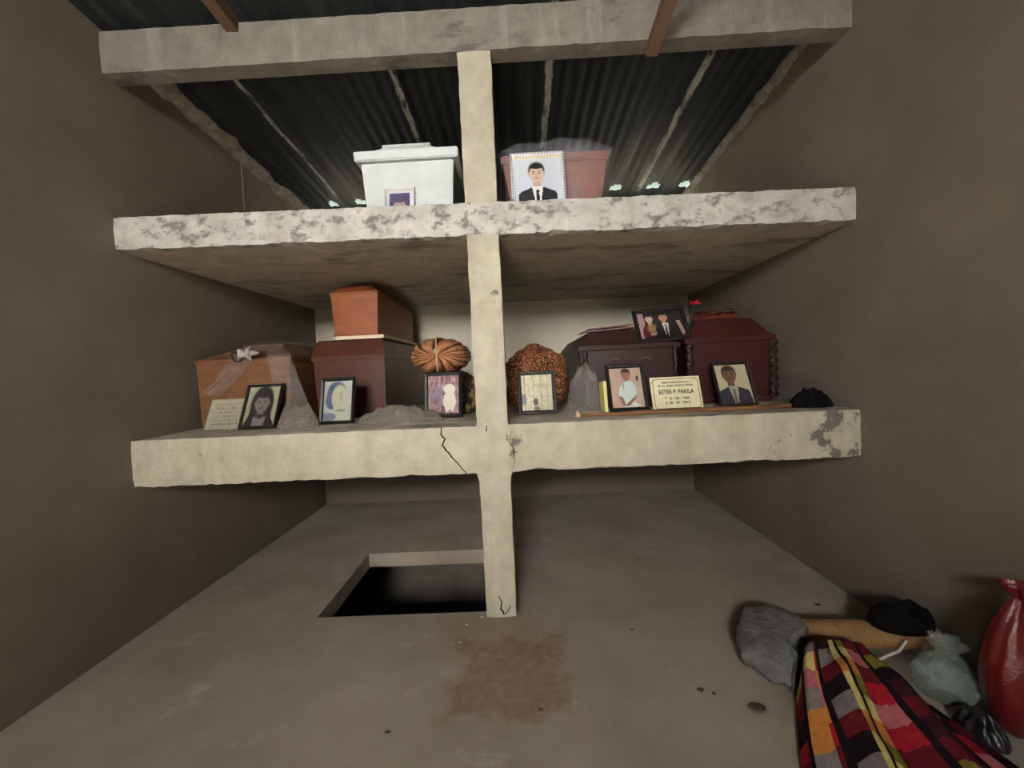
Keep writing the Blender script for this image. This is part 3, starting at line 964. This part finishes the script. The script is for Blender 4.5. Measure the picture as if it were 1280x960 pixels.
def drape():
    """clear sheet parted like a curtain over the light brown coffin"""
    t = empty('plastic_sheet', (-1.747, 2.60, SH))
    tag(t, 'clear plastic sheet draped and gathered over the light brown coffin', 'plastic sheet')
    # top piece lying over the lid
    b = MB()
    def top(u, v):
        x = lerp(-.20, .306, u); y = lerp(-.02, .9, v)
        s = max(0.0, min(1.0, (y + .008)/.228, (.312 - abs(x))/.162))
        hip = .430 + .090*s + .020*smooth(.86, 1.0, s)
        return (x, y, hip + .012 + .012*abs(nz(x*8, y*6, 1, 1, 4)))
    b.surf(top, 26, 20)
    b.build('top_fold', M['film'], t)
    def side(name, x0, x1, xb0, xb1, zb, seed):
        b = MB()
        def f(u, v):
            s = v**1.15
            x = lerp(lerp(x0, x1, u), lerp(xb0, xb1, u), s) + .012*math.sin(u*15 + v*3)*v
            z = lerp(.450, zb + .05*math.sin(u*PI)*(1 if x0 < 0 else .4), v)
            k = 1.0 if x0 < 0 else .42
            y = -.022*(.4 + .6*k) - k*(.03*v + .016*math.sin(u*17 + seed + v*2)*(.35 + v) - .010*nz(u*6, v*6, seed, 1, 4))
            return (x, min(-.010, y), z)
        b.surf(f, 26, 26)
        return b.build(name, M['film'], t)
    side('curtain_fold', -.05, .10, -.285, -.12, .175, 1.0)
    side('curtain_fold', .17, .32, .22, .46, .06, 4.0)
    # knot gathering the sheet
    k = MB()
    for q in range(5):
        a = q*1.26
        k.tube([(.06 + .01*math.cos(a), -.03, .455), (.06 + .045*math.cos(a), -.055, .465 + .02*math.sin(a)), (.06 + .075*math.cos(a), -.035, .462 + .045*math.sin(a))], [.012, .016, .005], 7)
    k.build('gathered_knot', M['ribbon'], t)
    k = MB()
    k.tube([(.0 + .032*math.cos(a), -.045 - .012*math.sin(a), .445 + .028*math.sin(a)) for a in [2*PI*i/12 for i in range(12)]], .007, 6)
    k.build('ribbon_loop', M['darkribbon'], t)
drape()

# lower shelf, right bay: two dark maroon coffins
def twisted(parent, x, y, z0, z1, r, mat, name='twisted_column'):
    b = MB(); rings = []
    n = 48; m = 12
    for i in range(n + 1):
        z = lerp(z0, z1, i/n)
        ring = []
        for k in range(m):
            a = 2*PI*k/m
            rr = r*(0.78 + 0.26*math.cos(2*(a + i/n*6.5*PI/2*2)))
            ring.append((x + rr*math.cos(a), y + rr*math.sin(a), z))
        rings.append(ring)
    b.loft(rings, smooth=True)
    return b.build(name, mat, parent)
c4 = coffin((.722, 2.75, SH), 1.4, [(0, .278, 0, 0), (.385, .318, 0, 0)], [(.383, .332, -.02, 0), (.412, .334, -.022, 0), (.4135, .322, .004, .012), (.513, .235, .055, .06)],
            [M['wood_maroon'], M['wood_maroon']], 'dark maroon coffin with folded paper on its lid', base=[(0, .292, -.014, 0), (.03, .288, -.012, 0)])
twisted(c4, .298, -.012, .03, .384, .017, M['wood_carve']); twisted(c4, -.288, -.012, .03, .384, .022, M['wood_carve'])
for hx in (-.1, .1):
    k = MB(); k.tube([(hx + .035*math.cos(a), -.016 - .014*math.sin(a), .30 + .024*math.sin(a)) for a in [PI*i/8 for i in range(9)]], .0045, 6)
    k.build('handle', M['steel'], c4)
c5 = coffin((1.378, 2.75, SH), 1.4, [(0, .245, 0, 0), (.400, .268, 0, 0)], [(.398, .292, -.02, 0), (.430, .294, -.022, 0), (.4315, .280, .004, .012), (.555, .175, .055, .06)],
            [M['wood_maroon2'], M['wood_maroon2']], 'reddish maroon coffin with carved corner columns beside the right wall', base=[(0, .262, -.014, 0), (.03, .258, -.012, 0)])
twisted(c5, -.262, -.004, .03, .40, .028, M['wood_carve'], 'carved_column'); twisted(c5, .277, -.004, .03, .40, .032, M['wood_carve'], 'carved_column')

# folded papers on the maroon lid
t = empty('folded_paper', (.62, 2.93, SH + .513))
for k, (dx, dz, ln) in enumerate(((0, .002, .36), (.03, .022, .30))):
    b = MB()
    b.surf(lambda u, v: ((u - .5)*ln + dx, (v - .5)*.22, dz + .018*u + .012*math.sin(u*6 + k)*v + .006*nz(u*4, v*4, k)), 16, 8)
    b.build('sheet', M['paper'], t, solid=.006)
tag(t, 'folded mauve paper lying on the dark maroon coffin lid', 'paper')

# red flower and dried wreath on the reddish maroon lid
b = MB()
rnd = random.Random(12)
t = empty('dried_wreath', (1.36, 2.92, SH + .553))
wl = MB()
wl.tube([(.13*math.cos(a), .09*math.sin(a), .022) for a in [2*PI*i/20 for i in range(21)]], .022, 8)
wl.build('ring', M['wreath'], t)
for i in range(26):
    a = rnd.uniform(0, 2*PI); r0 = rnd.uniform(.07, .15)
    px, py, pz = r0*math.cos(a), r0*.7*math.sin(a), rnd.uniform(.02, .065)
    q = MB()
    ax = rnd.uniform(0, PI)
    q.surf(lambda u, v: (px + (u - .5)*.075*math.cos(ax) - (v - .5)*.04*math.sin(ax)*math.sin(u*PI), py + (u - .5)*.075*math.sin(ax) + (v - .5)*.04*math.cos(ax)*math.sin(u*PI), pz + .02*math.sin(u*PI)), 5, 3)
    q.build('dried_leaf', M['wreath'], t, solid=.003)
tag(t, 'dried red-brown wreath on the reddish maroon coffin lid', 'wreath')
t = empty('artificial_flower', (1.165, 2.842, SH + .505))
k = MB(); k.tube([(0, 0, 0), (.006, -.004, .07), (.03, -.01, .155)], .003, 6); k.build('stem', M['leaf'], t)
for i in range(9):
    a = 2*PI*i/9; ring = i % 2
    q = MB()
    q.surf(lambda u, v: (.03 + math.cos(a)*(.006 + u*.042) - math.sin(a)*(v - .5)*.036*math.sin(min(1, u*1.2 + .15)*PI*.9), -.01 + math.sin(a)*(.006 + u*.042) + math.cos(a)*(v - .5)*.036*math.sin(min(1, u*1.2 + .15)*PI*.9), .155 + .020*u*(1 + ring) - .01*u*u), 5, 4)
    q.build('petal', M['petal'], t, solid=.002)
q = MB().surf(lambda u, v: (.008 + u*.05, (v - .5)*.026*math.sin(u*PI), .07 + .03*u), 5, 3); q.build('leaf', M['leaf'], t, solid=.002)
tag(t, 'red artificial flower beside the black landscape frame', 'flower')

picture_frame((.962, 2.7515, SH + .4215), .345, .258, .030, 27, -2, pic_couple(), 'black landscape frame showing a couple, propped on the coffin lids', M['black_frame'], stand=False, roll=-3.0)
picture_frame((.650, 2.50, SH), .240, .302, .024, 22, 0, pic_white_shirt(), 'black framed photo of a figure in a white shirt', M['black_frame'])
picture_frame((1.302, 2.50, SH - .002), .226, .292, .018, 25, 0, pic_blue_suit(), 'black framed portrait of a figure in a dark blue suit', M['black_frame'])

# memorial plaque with lettering
t = empty('memorial_plaque', (.912, 2.425, SH - .001), 0, R(-18))
PW, PH = .290, .204
MB().box((-PW/2, -.010, 0), (PW/2, 0, PH)).build('slab', M['cream'], t, bevel=.002)
def rounded(hw, hh, r, n=6):
    pts = []
    for cx, cz, a0 in ((hw - r, hh - r, 0), (-hw + r, hh - r, 90), (-hw + r, -hh + r, 180), (hw - r, -hh + r, 270)):
        for i in range(n + 1):
            a = R(a0 + 90*i/n); pts.append((cx + r*math.cos(a), cz + r*math.sin(a)))
    return pts
o_, i_ = rounded(PW/2 - .012, PH/2 - .012, .018), rounded(PW/2 - .015, PH/2 - .015, .016)
b = MB(); n = len(o_)
for p in o_: b.v.append((p[0], -.0108, p[1] + PH/2))
for p in i_: b.v.append((p[0], -.0108, p[1] + PH/2))
for k in range(n): b.face((k, (k+1) % n, n + (k+1) % n, n + k))
b.build('border_line', M['ink'], t)
def text(s, size, z, sx, parent, x=0.0):
    cu = bpy.data.curves.new('lettering', 'FONT')
    cu.body = s; cu.size = size; cu.align_x = 'CENTER'; cu.resolution_u = 3
    cu.extrude = 0.0004
    cu.offset = size*.018
    o = bpy.data.objects.new('tmp_text', cu); COL.objects.link(o)
    bpy.context.view_layer.update()
    me = bpy.data.meshes.new_from_object(o.evaluated_get(bpy.context.evaluated_depsgraph_get()))
    bpy.data.objects.remove(o, do_unlink=True)
    me.name = 'lettering'
    me.transform(Matrix.Translation((x, -.0112, z)) @ Matrix.Rotation(R(90), 4, 'X') @ Matrix.Diagonal((sx, 1, 1, 1)))
    me.materials.clear(); me.materials.append(M['ink'])
    q = bpy.data.objects.new('lettering', me); COL.objects.link(q); q.parent = parent
    return q
text('TEMPAT PERISTIRAHATAN', .0145, .164, .95, t)
text('JEN. AL. NENEK LIAM MAN STEPHEN', .0145, .145, .86, t)
for dx in (-.0006, 0, .0006):
    pass
text('ESTER P. PAKILA', .0365, .100, .78, t)
text('*  10 - 08 - 1960', .021, .066, 1.0, t)
text('\u2020  06 - 05 - 2013', .021, .040, 1.0, t)
tag(t, 'cream memorial plaque with black lettering and rounded border line', 'plaque')

# small things on the right bay
b = MB().rects([(0, -.010, .010, -.05, .05), (.185, -.010, .010, -.05, .05)])
t = empty('booklet', (.503, 2.52, SH), R(4), R(-6)); b.build('cover', M['yellow'], t, bevel=.002)
MB().box((-.0075, -.047, .004), (.0075, .0515, .1855)).build('pages', M['paleboard'], t)
tag(t, 'thin yellow booklet standing beside the white shirt photo', 'booklet')
b = MB().surf(lambda u, v: (.318 + (.018*(1 - u)**.7)*math.cos(2*PI*v), 2.37 + .018*(1 - u)**.7*math.sin(2*PI*v), SH - .002 + .036*u), 6, 12, wrap=True)
tag(b.build('candle_stub', M['pink_wax']), 'small pale pink wax stub at the end of the sticks', 'candle')
def stick(pts, r, label):
    P = []
    for i in range(13):
        t_ = i/12
        a, c = Vector(pts[0]), Vector(pts[1])
        p = a.lerp(c, t_)
        P.append((p.x, p.y + .004*math.sin(t_*7), p.z))
    b = MB(); b.tube(P, [r*(1 + .12*(i % 4 == 0)) for i in range(13)], 10)
    return tag(b.build('bamboo_stick', M['stick']), label, 'stick')
stick([(.335, 2.335, SH + .009), (1.44, 2.33, SH + .008)], .011, 'longer brown stick lying along the lower shelf edge')
stick([(.62, 2.372, SH + .009), (1.66, 2.365, SH + .008)], .010, 'thinner brown stick reaching under the black cloth heap')
crumple('black_cloth', 1.615, 2.345, SH - .002, .108, .075, .088, M['black_cloth'], 'fuzzy black cloth heap at the end of the lower shelf', 'cloth', 3.0, fall=.6)
# clear bag slumped against the dark coffin
crumple('plastic_bag', .405, 2.635, SH, .095, .075, .27, M['film'], 'clear plastic bag slumped against the dark maroon coffin', 'plastic bag', 11.0, sharp=.8, fall=.45)

# ------------------------------------------------------------------ floor corner
def cloth_bag():
    SX, SY, SA = 1.060, 1.775, R(-30)
    t = empty('cloth_sack', (SX, SY, 0), SA)
    b = MB()
    def press(x, y, z):
        wx, wy = SX + x*math.cos(SA) - y*math.sin(SA), SY + x*math.sin(SA) + y*math.cos(SA)
        lim = lerp(1.062 - .95*max(0.0, 1.64 - wy), 1.222, smooth(1.70, 1.81, wy)) - .05
        if wx > lim:
            wx = lim + .05*(1 - math.exp(-(wx - lim)/.05))
        dx, dy = wx - SX, wy - SY
        return (dx*math.cos(SA) + dy*math.sin(SA), -dx*math.sin(SA) + dy*math.cos(SA), z)
    def fn(u, v):
        a = u*PI; ph = 2*PI*v
        q = .55
        rr = max(0, math.sin(a))**q
        c, s = math.cos(ph), math.sin(ph)
        cx = math.copysign(abs(c)**.7, c); sy = math.copysign(abs(s)**.7, s)
        x, y = rr*cx*.150, rr*sy*.205
        z = -math.copysign(abs(math.cos(a))**.6, math.cos(a))*.066
        w = 1 - abs(nz(x*9, y*5, z*6 + 4, 1.0, 4))
        n = 1 + .20*(w - .65) + .10*nz(x*26, y*10, z*10, 1.0, 3)
        return press(x*n, y*n, max(-.066, z*n*(1.0 + .25*(y/.2))) + .066)
    b.surf(fn, 40, 70, wrap=True)
    b.build('bag', M['grey_cloth'], t)
    s = MB()
    s.surf(lambda u, v: press(lerp(-.13, .06, u), lerp(.155, .215, v), .02 + .085*math.sin((1 - v)*1.5) + .008*math.sin(u*19)), 22, 8)
    s.build('flap', M['grey_cloth'], t, solid=.004)
    return tag(t, 'crumpled grey cloth sack on the floor beside the plaid blanket', 'sack')
cloth_bag()

def rolled_mat():
    t = empty('rolled_mat', (1.217, 1.868, 0))
    A = Vector((0, 0, .056)); B = Vector((.453, -.103, .090))
    b = MB(); n, m = 24, 20
    ax = (B - A).normalized(); side = Vector((ax.y, -ax.x, 0)).normalized(); up = side.cross(ax)
    if up.z < 0: up = -up
    rings = []
    for i in range(n + 1):
        p = A.lerp(B, i/n)
        rings.append([p + (side*math.cos(2*PI*k/m)*1.12 + up*math.sin(2*PI*k/m)*.95)*(.054 + .0025*math.sin(i*2.4) + .002*nz(i, k, 0, .6)) for k in range(m)])
    b.loft(rings, smooth=True)
    b.build('mat', M['mat'], t)
    for e, s in ((A, -1), (B, 1)):
        P = []
        for i in range(40):
            a = i*.42; r = .008 + .0011*i
            P.append(e + ax*(s*.002) + (side*math.cos(a)*1.1 + up*math.sin(a)*.95)*r)
        q = MB(); q.tube(P, .0032, 5); q.build('rolled_edge', M['mat'], t)
    return tag(t, 'tan woven mat rolled up on the floor against the right wall', 'mat')
rolled_mat()
crumple('black_hat', 1.592, 1.782, .128, .126, .08, .10, M['black_cloth'], 'fuzzy black hat on the rolled mat against the wall', 'hat', 5.0, fall=.55, sharp=.5, rag=.1)

# plaid blanket
def blanket():
    nu, nv = 110, 120
    b = MB()
    def fn(u, v):
        # u: left to right, v: back foot -> ridge -> front hem
        back = 0.10
        if v < back:
            s = v/back
            yb = lerp(1.70, 1.625, s)
            sp = .97
        else:
            s = (v - back)/(1 - back)
            yb = lerp(1.625, 1.02, s)
        sv = max(0.0, (v - back)/(1 - back))
        xl = lerp(1.055, .700, sv**.8); xr = lerp(1.40, 1.46, min(1, sv*1.5)**.85)
        x = lerp(xl, xr, u)
        y = yb - .05*u*sv
        ridge = .140 + .03*math.sin(u*PI)
        if v < back:
            z = ridge*smooth(0, 1, v/back)
        else:
            z = ridge*(1 - .55*smooth(.0, .9, sv))
        side = smooth(0, .10, u)*smooth(0, .34 + .1*sv, 1 - u)
        z *= .12 + .88*side
        fold = math.sin(u*17 + 3.2*sv + 1.2*math.sin(sv*4))
        z += (.018 + .020*sv)*fold*side*smooth(0, .25, sv)
        z += .018*nz(x*5, y*5, 2.0, 1.0, 4)*side
        x += .018*math.cos(u*17 + 3.2*sv)*sv
        return (x, y, max(.006, z + .006))
    b.surf(fn, nu, nv)
    o = b.build('plaid_blanket', M['dyed'], None, solid=.006)
    pal = {'m': (104, 26, 36), 'r': (170, 32, 46), 'k': (28, 20, 24), 'o': (206, 132, 62), 'y': (216, 200, 122), 'p': (190, 108, 116), 'g': (128, 118, 118), 'l': (132, 124, 52), 'd': (62, 26, 36)}
    # columns: (right edge in u, colours down the cloth); narrow black bars run down between them
    colsd = [(.055, 'rmyrmk'), (.075, 'kkkkkk'), (.165, 'ogypgo'), (.185, 'rmropo'), (.205, 'kkkkkk'), (.315, 'mkgmkg'), (.360, 'oyyoyy'), (.395, 'kkkkkk'), (.455, 'olyoly'),
             (.585, 'rmpmrp'), (.612, 'kkkkkk'), (.735, 'dmlkdm'), (.850, 'mpykgd'), (.875, 'kkkkkk'), (.94, 'proykr'), (1.01, 'kdokmd')]
    rows = 11.0
    def colr(q):
        i, j = divmod(q, nv)
        u, v = (i + .5)/nu, (j + .5)/nv
        r = int(v*rows + .25*math.sin(u*5))
        for e, seq in colsd:
            if u < e:
                c = pal[seq[r % len(seq)]]
                break
        f = .88 + .08*nz(i*.3, j*.3, 3, 1, 3)
        return s8(*[max(0, min(255, k*f)) for k in c])
    paint_corners(o.data, colr)
    return tag(o, 'plaid blanket of red, yellow, pink and black checks on the floor', 'blanket')
blanket()

# bags against the right wall
def tied_bag(loc, rx, ry, h, mat, label, seed, pleats=9, rz=0.0):
    """soft bag: bulging body, pleats gathering to a twisted neck"""
    t = empty('plastic_bag', loc, R(rz))
    b = MB()
    def fn(u, v):
        ph = 2*PI*v
        prof = math.sin(PI*min(1.0, .10 + .90*u**.85))**.62
        prof = max(.10, prof) if u > .8 else prof
        w = 1 + .07*math.sin(pleats*ph + 2.2*math.sin(2*ph + seed))*u**1.5 + .12*nz(math.cos(ph)*1.4 + seed, math.sin(ph)*1.4, u*2.5, 1.0, 3)
        lean = .05*h*u*u
        return (math.cos(ph)*rx*prof*w + lean, math.sin(ph)*ry*prof*w, h*u*(1 + .03*math.sin(3*ph + seed)))
    b.surf(fn, 30, 60, wrap=True)
    b.face([j for j in range(60)])
    b.build('sack', mat, t)
    k = MB()
    k.surf(lambda u, v: (.05*h + (.012 + .04*u)*math.cos(2*PI*v)*(1 + .3*math.sin(5*2*PI*v)), (.012 + .04*u)*math.sin(2*PI*v)*(1 + .3*math.sin(4*2*PI*v)), h*.97 + .05*u), 5, 24, wrap=True)
    k.build('tied_mouth', mat, t)
    return tag(t, label, 'plastic bag')
tied_bag((1.535, 1.548, 0), .104, .088, .170, M['film_green'], 'pale green translucent plastic bag beside the plaid blanket', 2.0)
crumple('plastic_bag', 1.640, 1.672, 0, .080, .047, .165, M['film_pink'], 'pinkish clear plastic bag behind the pale green bag', 'plastic bag', 17.0, fall=.6, sharp=.6, rag=.1)
crumple('plastic_bag', 1.492, 1.385, 0, .056, .072, .080, M['black_plastic'], 'black plastic bag beyond the edge of the plaid blanket', 'plastic bag', 19.0, fall=.6, sharp=.6, rag=.08)
tied_bag((1.628, 1.402, 0), .092, .080, .46, M['red_plastic'], 'tall red plastic bag leaning against the right wall', 6.0)
k = MB(); k.tube([(1.43, 1.72, .02), (1.46, 1.70, .055), (1.50, 1.695, .075), (1.535, 1.70, .115)], .005, 6)
tag(k.build('white_cord', M['cord']), 'short white cord in front of the rolled mat', 'cord')

# debris on the floor
def chip(x, y, s, mat, label, seed, group):
    b = MB()
    b.surf(lambda u, v: (x + s*math.sin(u*PI)*math.cos(2*PI*v)*(1 + .5*nz(v*3, u, seed, 1)), y + .7*s*math.sin(u*PI)*math.sin(2*PI*v)*(1 + .5*nz(v*3, u, seed + 5, 1)), .35*s*(1 - math.cos(u*PI))*.5), 4, 8, wrap=True)
    return tag(b.build('debris_chip', mat), label, 'debris', group)
chip(.656, 1.622, .016, M['chip'], 'dark crumb on bare cement between the stain and the grey sack', 1, 'dark crumbs between stain and sack')
chip(.70, 1.60, .009, M['chip'], 'dark crumb on bare cement between the stain and the grey sack', 6, 'dark crumbs between stain and sack')
chip(.493, 2.013, .010, M['chip'], 'single dark crumb on the floor just before the lower shelf', 2, None)
chip(1.499, 2.163, .016, M['chip'], 'dark crumb behind the rolled mat near the right wall', 3, None)
chip(-.543, 1.471, .011, M['chip'], 'lone dark crumb on the floor in front of the pit opening', 4, None)
chip(.02, 1.55, .009, M['chip'], 'tiny dark crumb lying on the brown floor stain', 7, None)
chip(.821, 1.525, .034, M['chip'], 'largest dark debris clump between the sack and the blanket', 5, None)
chip(-.335, 2.10, .011, M['chip_pale'], 'small pale plaster chip near the foot of the post', 8, 'pale chips by the post')
chip(-.35, 1.96, .009, M['chip_pale'], 'pale plaster chip at the rear edge of the brown stain', 9, None)
chip(-.26, 2.16, .012, M['chip_pale'], 'small pale plaster chip near the foot of the post', 10, 'pale chips by the post')
